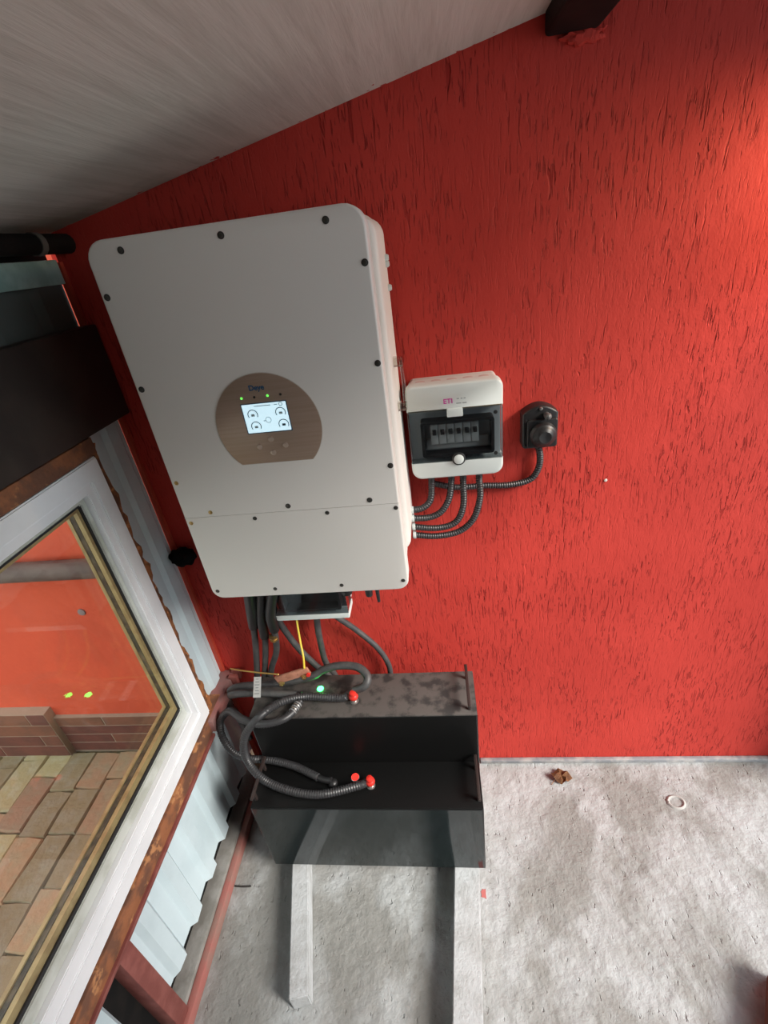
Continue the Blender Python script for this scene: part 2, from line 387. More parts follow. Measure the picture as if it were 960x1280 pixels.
# backing behind the sheets (around the window opening)
WY0, WY1, WZ0, WZ1 = -1.30, -.168, .502, 1.322
for a in ((-2.8, .0, .0, WZ0 - .01), (-2.8, .0, WZ1 + .008, 1.80), (WY1 + .006, .0, WZ0 - .01, WZ1 + .008), (-2.8, WY0 - .006, WZ0 - .01, WZ1 + .008)):
    box('dark_backing_panel', -.305, -.272, a[0], a[1], a[2], a[3], BLACK, wl)
# lintel board above the window
box('lintel_board', -.272, -.218, -2.0, -.004, 1.362, 1.562, LINTEL, wl, .004)
# rails and posts
box('window_rail', -.268, -.222, -1.5, WY1 + .01, WZ1 + .002, 1.360, RUST, wl, .002)
box('sill_rail', -.268, -.218, -1.5, -.10, .447, .497, RUST, wl, .003)
box('sill_rail_edge', -.262, -.211, -1.5, -.20, .438, .449, PRIMER, wl, .002)
box('sill_rail_end', -.262, -.205, -.20, -.004, .452, .496, plain('pinkish_primer', (.25, .14, .13), .65, c2=(.34, .13, .12), sc=16), wl, .003)
box('rail_lug', -.212, -.185, -.045, -.03, .47, .505, PRIMER, wl, .002); box('rail_lug', -.212, -.185, -.02, -.006, .47, .505, PRIMER, wl, .002)
box('steel_post', -.265, -.218, -.715, -.675, .03, .447, PRIMER, wl, .003)
box('shade_panel', -.268, -.262, -.80, -.715, .03, .447, BLACK, wl)  # black strip stands in for the soft shadow beside the post
box('floor_rail', -.30, -.226, -2.2, -.004, .0, .05, DUSTRAIL, wl, .004)
box('floor_rail_lip', -.226, -.207, -2.2, -.004, .0, .038, PINKPAINT, wl, .003)
box('corner_edge_strip', -.252, -.240, -.011, -.001, .05, 1.685, plain('orange_red_edge_paint', (.50, .06, .03), .6), wl)
# foam squeezed out beside the window
bm = bmesh.new(); n = 60; rows = []
for i in range(n + 1):
    z = WZ0 + .0 + (WZ1 - WZ0 + .02) * i / n
    wdt = .022 + .016 * max(0, math.sin(i * .9) * math.sin(i * .37 + 1) + .2) + (.016 if i < 14 else .0) * random.uniform(.3, 1)
    rows.append([bm.verts.new((-.268, WY1, z)), bm.verts.new((-.224 + random.uniform(-.004, .003), WY1 - .001, z)), bm.verts.new((-.228 + random.uniform(-.004, .003), WY1 + wdt * .7, z)), bm.verts.new((-.262, WY1 + wdt, z))])
for a, b in zip(rows[:-1], rows[1:]):
    for k in range(3): bm.faces.new((a[k], a[k + 1], b[k + 1], b[k]))
put('foam_bead', bm, FOAM, wl, smooth=True)
# black pipe under the slab
tg = thing('pipe', 'black round pipe running under the slab at top left', 'pipe', (-.19, -.6, 1.70))
tube('pipe_body', [(-.215, -1.4, 1.715), (-.215, -.7, 1.715), (-.215, -.001, 1.715)], .018, BLACK, tg, 14, step=.05)
lathe('pipe_clip', (-.215, -.10, 1.715), (0, 1, 0), [(0, .020), (.015, .020)], plain('dull_grey_clip', (.12, .12, .11), .5), tg, 14)

# ------------------------------------------------------------------ window
win = sroot('window_1', (-.22, -.7, WZ0), 'white plastic window with double glazing')
def wframe(name, o, i, x0, x1, mat, bev=0):
    """ring in the YZ plane, o/i = (y0,y1,z0,z1), between x0 (outside) and x1 (room side)"""
    bm = bmesh.new()
    def loop(q, x): return [bm.verts.new((x, a, b)) for a, b in ((q[0], q[2]), (q[1], q[2]), (q[1], q[3]), (q[0], q[3]))]
    O0, O1, I0, I1 = loop(o, x0), loop(o, x1), loop(i, x0), loop(i, x1)
    for k in range(4):
        j = (k + 1) % 4
        for f in ((O1[k], O1[j], I1[j], I1[k]), (O0[j], O0[k], I0[k], I0[j]), (O0[k], O0[j], O1[j], O1[k]), (I1[k], I1[j], I0[j], I0[k])): bm.faces.new(f)
    if bev:
        bmesh.ops.recalc_face_normals(bm, faces=bm.faces[:]); bmesh.ops.bevel(bm, geom=bm.edges[:], offset=bev, segments=2, affect='EDGES')
    return put(name, bm, mat, win, smooth=bev > 0)
def q(m, mb=0): return (WY0 + m, WY1 - m, WZ0 + m + mb, WZ1 - m)
wframe('outer_frame', q(0), q(.042), -.29, -.221, PVC, .003)
wframe('sash', q(.040), q(.062, .012), -.288, -.226, PVC, .002)
wframe('glazing_bead', q(.060, .012), q(.076, .030), -.272, -.240, PVC2, .003)
wframe('gasket', q(.075, .030), q(.080, .034), -.272, -.243, GASKET)
wframe('spacer_front', q(.079, .034), q(.088, .044), -.2575, -.2475, GOLD)
wframe('spacer_dark', q(.079, .034), q(.0885, .045), -.2690, -.2580, SPACERDARK)
wframe('spacer_back', q(.079, .034), q(.090, .047), -.277, -.2690, GOLD)
for nm, x in (('pane', -.2460), ('pane', -.2795)):
    box(nm, x - .003, x, WY0 + .078, WY1 - .078, WZ0 + .11, WZ1 - .078, GLASS, win)

# ------------------------------------------------------------------ outside the window
yw = .07
wo = structure(box('wall_outside', -4.5, -.31, yw, yw + .2, -.05, 2.6, ORANGE, loc=(-2, yw, 0)), 'orange red rendered wall outside the window')
def bricks(x0, x1, y, z0, nc, hgt, thk, L=.25):
    box('mortar_bed', x0, x1, y - thk + .0018, yw + .001, z0 - .02, z0 + nc * hgt, MORTAR, wo)
    for c in range(nc):
        x = x0 - (L * .5 if c % 2 else 0)
        while x < x1 - .005:
            a, b = max(x, x0) + .002, min(x + L, x1) - .002
            if b - a > .02: box('brick', a, b, y - thk, yw, z0 + c * hgt + .0018, z0 + (c + 1) * hgt - .0018, BRICK, wo, .0015, 1)
            x += L
bricks(-2.6, -1.05, yw - .02, .0, 4, .062, .02, .42)
bricks(-1.05, -.315, yw, .0, 4, .050, .016, .40)
tube('wall_pipe', [(-3.0, yw - .03, .905), (-1.5, yw - .03, .900), (-.32, yw - .03, .893)], .032, PIPEM, wo, 12, step=.05)
lathe('wall_plug', (-.702, yw, .705), (0, -1, 0), [(0, .013), (.004, .013), (.005, .010)], plain('grey_plug', (.34, .25, .24), .7), wo, 14)
pv = structure(box('pavement', -4.5, -.31, -3.0, yw + .1, -.08, -.012, SOIL, loc=(-2, -1, 0)), 'yard paved with worn stones outside the window')
pm = []
for k in range(6):
    bm = bmesh.new(); W_, L_ = .0505, .0985
    base = []
    for (sx, sy) in ((-1, -1), (0, -1), (1, -1), (1, 0), (1, 1), (0, 1), (-1, 1), (-1, 0)):
        base.append((sx * W_ + random.uniform(-.004, .004), sy * L_ + random.uniform(-.005, .005)))
    b0 = [bm.verts.new((x, y, -.05)) for x, y in base]; b1 = [bm.verts.new((x, y, -.006)) for x, y in base]
    b2 = [bm.verts.new((x * .92, y * .955, random.uniform(-.001, .003))) for x, y in base]
    for i in range(8):
        j = (i + 1) % 8; bm.faces.new((b0[i], b0[j], b1[j], b1[i])); bm.faces.new((b1[i], b1[j], b2[j], b2[i]))
    bm.faces.new(b2); me = bpy.data.meshes.new('paver'); bmesh.ops.recalc_face_normals(bm, faces=bm.faces[:]); bm.to_mesh(me); bm.free()
    me.materials.append(PAVER2 if k in (1,) else PAVER)
    for p in me.polygons: p.use_smooth = True
    me.set_sharp_from_angle(angle=math.radians(28)); pm.append(me)
for i in range(15):
    x = -.375 - i * .104; st = (0, .11, .045, .15, .08)[i % 5]
    yt = .10 + st
    for j in range(12):
        ln = random.choice((.12, .16, .2, .2)); hi = min(yt, yw - .022); yt -= ln
        L_ = hi - yt
        if L_ < .03: continue
        y = hi - L_ / 2
        o = bpy.data.objects.new('paver', random.choice(pm)); COL.objects.link(o); o.parent = pv
        o.location = Vector((x + random.uniform(-.003, .003), y, random.uniform(-.004, .004))) - pv.location
        o.rotation_euler = (random.uniform(-.012, .012), random.uniform(-.015, .015), random.uniform(-.02, .02) + (PI if random.random() < .5 else 0)); o.scale = (1, L_ / .2, 1)

# ------------------------------------------------------------------ inverter
FY = -.29; IW = .422; IZ0 = 1.0185; IZ1 = 1.694
inv = thing('inverter', 'large off-white inverter cabinet with round bronze display on red wall', 'inverter', (IW / 2, -.15, IZ0))
prism('housing', rrect(.006, IW - .006, IZ0 + .008, IZ1 - .004, (.012, .012, .03, .03)), FY + .035, -.03, INV, inv, .006)
prism('rear_shell', rrect(-.004, IW + .006, IZ0 + .03, IZ1 - .012, .03), FY + .09, -.045, INV, inv, .01)
prism('wall_bracket', rrect(.05, IW - .05, IZ0 + .15, IZ1 - .05, .01), -.05, 0, METAL, inv)
SP = 1.2205
prism('upper_cover', rrect(0, IW, SP + .0004, IZ1, (.0005, .0005, .03, .03)), FY, FY + .036, INV, inv, .004, wt=lambda p: 0 if p[1] < SP + .002 else 1)
prism('lower_cover', rrect(0, IW, IZ0, SP - .0004, (.024, .024, .0005, .0005)), FY, FY + .036, INV, inv, .004, wt=lambda p: 0 if p[1] > SP - .002 else 1)
def screw(x, z, brass=False, big=True):
    r = .0052 if big else .0042
    s = lathe('screw', (x, FY + .0005, z), (0, -1, 0), [(0, r), (.0009, r), (.0011, r * .85)], RECESS if not brass else BRASS, inv, 14)
    lathe('screw_head', (x, FY - .0006, z), (0, -1, 0), [(0, r * .62), (.0012, r * .58), (.0016, r * .35)], SCREW if not brass else BRASS, s, 10, root=inv)
for a in ((0.0573, -0.2900, 1.6768), (0.2129, -0.2900, 1.6773), (0.3670, -0.2900, 1.6770), (0.4142, -0.2900, 1.6184), (0.4145, -0.2900, 1.4752), (0.4144, -0.2900, 1.2968), (0.0103, -0.2900, 1.4740), (0.0098, -0.2900, 1.6179), (0.2120, -0.2900, 1.2314), (0.3681, -0.2900, 1.2313)):
    screw(a[0], a[2])
for a in ((0.1410, -0.2900, 1.2098), (0.2840, -0.2900, 1.2107), (0.4145, -0.2900, 1.2109), (0.4111, -0.2900, 1.0418), (0.2829, -0.2900, 1.0379), (0.1403, -0.2900, 1.0375), (0.0131, -0.2900, 1.0392)):
    screw(a[0], a[2], False, False)
for a in ((0.0568, -0.2900, 1.2299), (0.0105, -0.2900, 1.2092), (0.0105, -0.2900, 1.2969)): screw(a[0], a[2], True, False)
# display panel: disc with a flat foot
cx, cz, rr, zb = .2135, 1.388, .0925, 1.3225
a0 = math.asin((zb - cz) / rr); pts = [(cx + rr * math.cos(a0 + (PI - 2 * a0) * i / 48), cz + rr * math.sin(a0 + (PI - 2 * a0) * i / 48)) for i in range(49)]
dp = prism('display_panel', pts, FY - .0015, FY + .002, BRONZE, inv, .0006, 2)
rim = [(cx + (p[0] - cx) * 1.012, cz + (p[1] - cz) * 1.012) for p in pts]
prism('display_rim', rim, FY - .0007, FY + .002, plain('pale_rim', (.62, .58, .52), .4), inv)
Y1 = FY - .0017
scr = prism('screen', rrect(.1755, .2525, 1.3805, 1.4305, .0008, 2), Y1 - .0006, Y1 + .001, SCREEN, inv)
prism('screen_bezel', rrect(.1735, .2545, 1.3785, 1.4325, .001, 2), Y1 - .0002, Y1 + .001, plain('blue_grey_bezel', (.10, .13, .17), .3), inv)
Y2 = Y1 - .0009
def arc(name, x, z, r, a0, a1, wdt, mat, parent):
    bm = bmesh.new(); n = 22; L = []
    for i in range(n + 1):
        a = math.radians(a0 + (a1 - a0) * i / n); c, s = math.cos(a), math.sin(a)
        L.append([bm.verts.new((x + c * (r + d), yy, z + s * (r + d))) for yy in (Y2, Y2 + .0005) for d in (-wdt / 2, wdt / 2)])
    for a, b in zip(L[:-1], L[1:]):
        bm.faces.new((a[0], a[1], b[1], b[0])); bm.faces.new((a[1], a[3], b[3], b[1])); bm.faces.new((a[2], a[0], b[0], b[2]))
    return put(name, bm, mat, parent, root=inv)
for gx, gz in ((.1915, 1.4125), (.2405, 1.4125), (.1925, 1.3915), (.2415, 1.3915)):
    arc('gauge', gx, gz, .0085, -30, 210, .0013, GAUGE, scr)
    prism('gauge_icon', rrect(gx - .003, gx + .003, gz - .0028, gz + .0012, .0005, 2), Y2, Y2 + .0005, GAUGE if gx > .22 and gz < 1.4 else FAINT, scr, root=inv)
arc('centre_ring', .2165, 1.4015, .0048, 0, 360, .0008, FAINT, scr); arc('clock_ring', .2435, 1.4268, .0028, 0, 360, .0008, GAUGE, scr)
for x0, x1, z in ((.197, .226, 1.4268), (.232, .238, 1.4268), (.208, .2115, 1.4005)): prism('header_line', rrect(x0, x1, z - .0006, z + .0006, .0002, 1), Y2, Y2 + .0005, FAINT, scr, root=inv)
text('logo', 'Deye', .0125, .1955, Y1 - .0003, 1.4535, LOGO, inv, .0002, .0003)
for (lx, lz, g) in ((.179, 1.442, 1), (.2015, 1.442, 0), (.2245, 1.4425, 1), (.247, 1.4425, 0)):
    lathe('indicator_led' if g else 'indicator_lamp', (lx, Y1, lz), (0, -1, 0), [(0, .0022), (.0006, .002), (.0009, .001)], LEDS if g else OFF, inv, 10)
for bx, bz in ((.212, 1.3665), (.1885, 1.354), (.2105, 1.3415), (.2355, 1.3535)):
    lathe('button', (bx, Y1 + .0004, bz), (0, -1, 0), [(0, .0052), (.0012, .005), (.002, .0036), (.0016, .001)], BTN, inv, 16)
# right side fittings
for z in (1.615, 1.605, 1.565):
    lathe('side_clip', (IW + .004, -.075, z), (1, 0, 0), [(0, .006), (.006, .006), (.009, .004)], EWHITE2, inv, 10)
h = box('side_bracket', IW + .003, IW + .024, -.155, -.135, 1.435, 1.452, CLEARP, inv, .003); box('side_bracket', IW + .003, IW + .024, -.155, -.135, 1.350, 1.366, CLEARP, inv, .003)
tube('side_rod', [(IW + .02, -.145, 1.445), (IW + .0215, -.145, 1.40), (IW + .02, -.145, 1.358)], .0032, CLEARP, inv, 10, step=.02)
# glands under the cabinet
for gx, gy, r, zl in ((.267, -.20, .015, .945), (.318, -.20, .0095, .935), (.338, -.20, .0042, .915), (.36, -.17, .008, 1.0), (.10, -.15, .013, .97), (.05, -.14, .013, .97), (.02, -.16, .013, .98)):
    lathe('cable_gland', (gx, gy, IZ0 + .02), (0, 0, -1), [(0, r), ((IZ0 - zl) * .4, r), ((IZ0 - zl) * .45, r * 1.15), ((IZ0 - zl) * .8, r * 1.15), (IZ0 + .02 - zl, r * .85)], BLKP, inv, 12)
for z in (1.088, 1.066, 1.043, 1.020):
    lathe('side_entry', (IW + .004, -.085, z + .0), (1, 0, 0), [(0, .0098), (.005, .0098), (.007, .009)], EWHITE2, inv, 12)

# ------------------------------------------------------------------ breaker box beside the inverter
def breaker_box(name, label, x0, x1, z0, z1, depth, loc, full=True):
    t = thing(name, label, 'breaker box', loc)
    fy = -depth; w_ = x1 - x0; hh = z1 - z0
    prism('base', rrect(x0 + .006, x1 - .003, z0 + .008, z1 - .008, .012), -.045, 0, EWHITE2, t, .002)
    za, zb2 = z0 + hh * (.185 if full else .10), z0 + hh * (.735 if full else .93); rb = .022 if full else .005           # smoked door between
    prism('top_cover', rrect(x0, x1, zb2, z1, (.002, .002, .016, .016) if full else .002), fy, -.04, EWHITE, t, .010, 5, rings=[(fy, .004), (fy + .002, .0015), (fy + .006, 0), (fy + .030, 0), (fy + .034, .004), (-.03, .005)])
    prism('bottom_cover', rrect(x0, x1, z0, za, (rb, rb, .0008, .0008)), fy, -.04, EWHITE, t, min(.006, rb * .6), wt=lambda p: 0 if p[1] > za - .003 else 1)
    prism('inner_tray', rrect(x0 + .002, x1 - .002, za - .001, zb2 + .001, .002), fy + .030, -.04, DKIN if full else BLKP, t)
    bm = bmesh.new(); frame_y(bm, rrect(x0 + .026, x1 - .018, za + .012, zb2 - .022, .006, 4), rrect(x0 + .032, x1 - .024, za + .018, zb2 - .028, .004, 4), fy + .002, fy + .03)
    put('inner_frame', bm, BLKP, t)
    if full:
        bw = .0172; bx = x0 + .046
        box('rail_cover', x0 + .036, x1 - .028, fy + .024, fy + .03, za + .022, za + .046, BRK, t, .002)
        for k in range(6):
            b = box('breaker', bx + k * bw, bx + (k + 1) * bw - .001, fy + .016, fy + .03, za + .036, zb2 - .034, BRK, t, .0015)
            box('toggle', bx + k * bw + .004, bx + (k + 1) * bw - .005, fy + .006, fy + .016, za + .060, za + .070, BLKP, b, .001, root=t)
    # smoked door that wraps round the left side
    bm = bmesh.new(); aprism(bm, rrect(x0 + .001, x1 - .001, za + .0005, zb2 - .0005, .0015), fy, fy + .028, rings=[(fy, .0015), (fy + .0015, 0), (fy + .028, 0)])
    for f in list(bm.faces):
        if len(f.verts) > 20 and f.calc_center_median().y > fy + .02: bm.faces.remove(f)
    put('smoked_door', bm, SMOKE, t, smooth=True)
    if not full: return t
    prism('door_tab', rrect(x0 + w_ * .42, x0 + w_ * .585, zb2 - .014, zb2 + .004, .0015), fy - .002, fy + .006, EWHITE, t, .001)
    lathe('latch_ring', (x0 + w_ * .52, fy - .0005, za + .006), (0, -1, 0), [(0, .0145), (.003, .0145), (.004, .013)], BLKP, t, 24)
    lathe('latch_knob', (x0 + w_ * .52, fy - .003, za + .006), (0, -1, 0), [(0, .0108), (.004, .0105), (.0055, .008), (.006, .001)], EWHITE, t, 24)
    for z in (za + .012, zb2 - .012): lathe('door_screw', (x1 - .016, fy - .0003, z), (0, -1, 0), [(0, .0042), (.0012, .004), (.0013, .001)], BLKP, t, 12)
    return t
bb = breaker_box('breaker_box', 'white breaker box with smoked door, right of the inverter', .440, .637, 1.172, 1.380, .10, (.5385, -.05, 1.172))
text('print_logo', 'ETI', .0145, .5165, -.1004, 1.3395, MAG, bb, .0002, .0002)
for x0, x1, z in ((.544, .549, 1.348), (.552, .556, 1.348), (.558, .562, 1.348), (.543, .553, 1.3385), (.555, .564, 1.3385)):
    prism('print_line', rrect(x0, x1, z - .0012, z + .0012, .0003, 1), -.1004, -.0995, GPRINT, bb)
for k in range(5):     # knock-outs on the top face
    lathe('knockout', (.472 + k * .033, -.052, 1.3752), (0, 0, 1), [(0, .0105), (.0009, .0105), (.0012, .0095)], plain('pinkish_knockout', (.60, .50, .49), .5) if k == 0 else bpy.data.materials['pinkish_knockout'], bb, 16)
b2 = breaker_box('breaker_box', 'small white breaker box with dark door under the inverter, above the cables', .030, .234, .778, .955, .10, (.13, -.05, .778), False)

# ------------------------------------------------------------------ black outlet on the wall
so = thing('wall_socket', 'black hooded wall socket on red wall, right of the white breaker box', 'socket', (.727, -.02, 1.196))
pp = rrect(.688, .764, 1.196, 1.270, (.008, .008, .001, .001), 4)
top = [(.764 - .076 * i / 12, 1.276 + .018 * math.sin(PI * i / 12) ** .8) for i in range(13)]
pp = [p for p in pp if p[1] < 1.268] + top
prism('base_plate', pp, -.034, 0, BLKP, so, .005)
prism('socket_frame', rrect(.697, .762, 1.200, 1.266, .006), -.042, -.03, BLKP, so, .003)
lathe('socket_lid', (.731, -.04, 1.231), (.05, -1, 0), [(0, .029), (.006, .029), (.010, .026), (.013, .0255), (.016, .021), (.018, .020), (.0205, .015), (.022, .013), (.021, .008), (.020, .001)], BLKP, so, 28)
lathe('lid_knob', (.737, -.036, 1.274), (0, -1, .1), [(0, .0065), (.014, .0065), (.018, .0078), (.023, .006), (.026, .001)], plain('worn_black_plastic', (.11, .11, .11), .4), so, 14)
for x, z in ((.726, 1.288), (.756, 1.203), (.695, 1.262), (.696, 1.204)): lathe('socket_screw', (x, -.034, z), (0, -1, 0), [(0, .004), (.0025, .0035), (.003, .001)], METAL if z > 1.28 else BLKP, so, 10)

# ------------------------------------------------------------------ conduits between breaker box, inverter and socket
def conduit(label, pts, r=.0082, grp=None, cat='conduit', rib=.16, step=.0028, mat=None):
    o = tube('corrugated_conduit', pts, r, mat or CONDUIT, None, 12, rib, step); return tag(o, label, cat, grp)
conduit('short innermost dark conduit looping from breaker box bottom to inverter', [(0.4805, -0.0700, 1.1753), (0.4792, -0.0700, 1.1449), (0.4737, -0.0800, 1.1088), (0.4537, -0.0850, 1.0919), (.424, -.085, 1.088)])
conduit('second dark conduit loop from the inside, breaker box to inverter', [(0.5254, -0.0700, 1.1714), (0.5240, -0.0700, 1.1452), (0.5160, -0.0800, 1.1074), (0.4956, -0.0850, 1.0777), (0.4647, -0.0850, 1.0649), (.424, -.085, 1.066)])
conduit('third dark conduit loop from the inside, breaker box to inverter', [(0.5522, -0.0700, 1.1690), (0.5512, -0.0700, 1.1428), (0.5481, -0.0800, 1.0857), (0.5275, -0.0850, 1.0467), (0.4834, -0.0850, 1.0346), (.424, -.085, 1.043)])
conduit('outermost and longest dark conduit loop, breaker box to inverter', [(0.5878, -0.0700, 1.1659), (0.5873, -0.0700, 1.1438), (0.5872, -0.0800, 1.1057), (0.5707, -0.0850, 1.0543), (0.5358, -0.0850, 1.0215), (0.4818, -0.0850, 1.0120), (.424, -.085, 1.020)])
conduit('dark conduit running from the black wall socket to behind breaker box', [(.716, -.017, 1.21), (0.7292, -0.0170, 1.1852), (0.7310, -0.0150, 1.1439), (0.7123, -0.0130, 1.1092), (0.6640, -0.0120, 1.0979), (0.6034, -0.0120, 1.1009), (0.5363, -0.0120, 1.1023), (0.4791, -0.0150, 1.1197)])

# ------------------------------------------------------------------ battery packs on the bars
BZ = .062
def pack(label, x0, x1, y0, y1, z0, z1, dusty, loc, front):
    t = thing('battery_pack', label, 'battery', loc)
    box('case', x0, x1, y0, y1, z0, z1 - .004, BATCASE, t, .003)
    box('top_plate', x0 + .001, x1 - .001, y0 + .001, y1 - .001, z1 - .005, z1, BATDUST if dusty else BATSIDE, t, .0015)
    # front face, very slightly bowed
    bm = bmesh.new(); n = 14; A = []
    for i in range(n + 1):
        x = x0 + .004 + (x1 - x0 - .008) * i / n
        A.append([bm.verts.new((x, y0 - .0006 - (.004 * math.sin(PI * i / n) if front else .001) * math.sin(PI * (j / 6)) , z0 + .004 + (z1 - z0 - .009) * j / 6)) for j in range(7)])
    for a, b in zip(A[:-1], A[1:]):
        for j in range(6): bm.faces.new((a[j], b[j], b[j + 1], a[j + 1]))
    put('front_plate', bm, BATFRONT if front else BATSIDE, t, smooth=True)
    return t
fp = pack('front black battery pack with glossy face and red power button, on grey bars', -.072, .551, -.367, -.236, BZ, .361, False, (.24, -.3, BZ), True)
rp = pack('rear taller battery pack with dusty top and green light, against red wall', -.070, .553, -.234, -.088, BZ, .552, True, (.24, -.16, BZ), False)
def handle(t, x, y0, y1, z, m):
    box('handle_bar', x - .004, x + .004, y0, y1, z + .028, z + .036, m, t, .0015)
    for y in (y0 + .02, y1 - .02): box('handle_leg', x - .0035, x + .0035, y - .004, y + .004, z, z + .03, m, t, .001)
DKR = plain('brown_black_steel', (.03, .02, .018), .5)
handle(rp, .533, -.236, -.095, .551, DKR); handle(fp, .541, -.364, -.240, .3605, DKR)
handle(fp, -.060, -.364, -.240, .3605, DKR)
lathe('status_light', (.1165, -.1385, .5515), (0, 0, 1), [(0, .009), (.002, .009), (.0035, .006)], LEDG, rp, 16)
for o_, x, y, z in ((rp, .2215, -.183, .552), (fp, .254, -.306, .361)):
    lathe('terminal_post', (x, y, z - .001), (0, 0, 1), [(0, .012), (.003, .012), (.004, .008), (.016, .008)], METAL, o_, 14)
    lathe('terminal_cap', (x, y, z + .014), (0, 0, 1), [(0, .012), (.004, .0135), (.010, .0125), (.013, .010), (.015, .0105), (.021, .0085), (.023, .003)], REDCAP, o_, 16)
lathe('negative_terminal', (.148, -.302, .360), (0, 0, 1), [(0, .013), (.008, .013), (.013, .010), (.016, .002)], BLKP, fp, 14)
lathe('negative_terminal', (.092, -.166, .551), (0, 0, 1), [(0, .012), (.006, .012), (.009, .008), (.012, .002)], BLKP, rp, 14)
lathe('power_button', (.2075, -.2835, .360), (0, 0, 1), [(0, .012), (.003, .012), (.004, .010)], METAL, fp, 18)
lathe('button_light', (.2075, -.2835, .364), (0, 0, 1), [(0, .0105), (.0015, .010), (.002, .007)], LEDR, fp, 18)

# ------------------------------------------------------------------ bars on the floor
def bar(label, c0, c1, w0, z1, name='support_bar'):
    a, b = Vector(c0), Vector(c1); d = (b - a).normalized(); nrm = Vector((d.y, -d.x, 0)) * (w0 / 2); bm = bmesh.new()
    lo = [bm.verts.new(v) for v in (a - nrm, b - nrm, b + nrm, a + nrm)]; hi = [bm.verts.new(v.co + Vector((0, 0, z1))) for v in lo]
    bm.faces.new(lo[::-1]); bm.faces.new(hi)
    for i in range(4): j = (i + 1) % 4; bm.faces.new((lo[i], lo[j], hi[j], hi[i]))
    bmesh.ops.bevel(bm, geom=bm.edges[:], offset=.003, segments=2, affect='EDGES')
    return tag(put(name, bm, BAR, smooth=True), label, 'bar')
bar('short light grey bar under the left end of the battery packs', (-.052, -.10, 0), (.066, -.655, 0), .050, BZ)
bar('long light grey bar under the right end of the battery packs', (.515, -.10, 0), (.462, -.86, 0), .071, BZ)

# ------------------------------------------------------------------ battery cables
def cable(name, label, pts, r, mat, rib=.12, step=.0035, cat='cable', n=12):
    t = thing(name, label, cat, pts[0]); tube('cable_body', pts, r, mat, t, n, rib, step); return t
B1 = [(.205, -.181, .572), (0.1816, -0.1849, 0.5680), (0.0805, -0.1790, 0.5690), (0.0167, -0.2034, 0.5750), (-0.0322, -0.2531, 0.5750), (-0.0765, -0.2731, 0.5200), (-0.0866, -0.2808, 0.4400), (-0.0478, -0.3020, 0.3850), (0.0298, -0.3268, 0.3740), (0.1195, -0.3376, 0.3740), (0.2227, -0.3160, 0.3780), (.243, -.306, .378)]
c = cable('battery_cable', 'thick ribbed cable linking the red terminals of both battery packs', B1, .0115, CONDUIT)
box('cable_lug', .196, .222, -.188, -.176, .566, .570, METAL, c, .001); box('cable_lug', .232, .254, -.311, -.300, .376, .381, METAL, c, .001)
B2 = [(0.0718, -0.1931, 0.5670), (0.0556, -0.2307, 0.5660), (0.0282, -0.2532, 0.5670), (-0.0213, -0.2606, 0.5650), (-0.0864, -0.2332, 0.5500), (-0.1508, -0.1827, 0.5200), (-0.1903, -0.1811, 0.4800), (-0.1927, -0.1998, 0.4400), (-0.1629, -0.2276, 0.4050), (-0.1152, -0.2398, 0.3850), (-0.0495, -0.2394, 0.3760), (0.0315, -0.2581, 0.3740), (0.1061, -0.2911, 0.3740)]
c = cable('battery_cable', 'dark cable looping past the window corner to the front pack black terminal', B2, .0110, CONDUIT)
tube('cable_sleeve', [B2[-1], (0.1262, -0.2992, 0.3760), (.146, -.301, .378)], .0085, BLKP, c, 12)
for k in range(5):
    a = Vector(B2[0]).lerp(Vector(B2[1]), .2 + .15 * k); lathe('spiral_wrap', a, Vector(B2[1]) - Vector(B2[0]), [(0, .0118), (.0035, .0118)], METAL if k % 2 else plain('grey_wrap', (.20, .20, .20), .5), c, 12)
B3 = [(.2245, -.170, .580), (0.2564, -0.1724, 0.6000), (0.2631, -0.1528, 0.6150), (0.2351, -0.1297, 0.6250), (0.1829, -0.1191, 0.6220), (0.1333, -0.1171, 0.6060), (0.0904, -0.1230, 0.5850), (-0.0212, -0.1180, 0.5534), (-0.1427, -0.1050, 0.5324), (-0.1850, -0.1000, 0.5067)]
c = cable('battery_cable', 'grey cable arching up from the rear red terminal to the left', B3, .0115, CABLE, .05)
B4 = [(-0.1631, -0.1346, 0.5300), (-0.1177, -0.1549, 0.5600), (-0.0530, -0.1615, 0.5690), (0.0196, -0.1683, 0.5680), (0.0564, -0.1677, 0.5660)]
c = cable('battery_cable', 'grey cable with white tag lying on the rear pack top', B4, .0105, CABLE, .0)
lathe('cable_end', B4[-1], (1, -.05, 0), [(0, .009), (.014, .009), (.016, .006)], BLKP, c, 12)
tgm = bmesh.new(); a = Vector((-0.0562, -0.1398, 0.6100)); b = Vector((-0.0454, -0.1969, 0.5920)); dx = Vector((.011, 0, 0))
v = [tgm.verts.new(p) for p in (a - dx, a + dx, b + dx, b - dx)]; f = tgm.faces.new(v); r_ = bmesh.ops.solidify(tgm, geom=[f], thickness=.0012)
tg = tag(put('cable_tag', tgm, TAGW), 'white printed paper tag clipped over the grey cable', 'tag')
for k in range(6):
    p = a.lerp(b, .12 + .14 * k) + Vector((0, -.0008, .0012)); wdt = .004 + .003 * ((k * 7) % 3) / 2
    box('print_mark', p.x - wdt, p.x + wdt, p.y - .0012, p.y + .0012, p.z - .0002, p.z + .0005, GPRINT, tg)
c = cable('battery_cable', 'dark cable hanging behind the window rail down to the packs', [(-0.2204, -0.0600, 0.4451), (-0.2092, -0.0900, 0.4365), (-0.1708, -0.1300, 0.4378), (-0.1350, -0.1700, 0.4345), (-0.1198, -0.1910, 0.4000)], .0105, CABLE, 0)

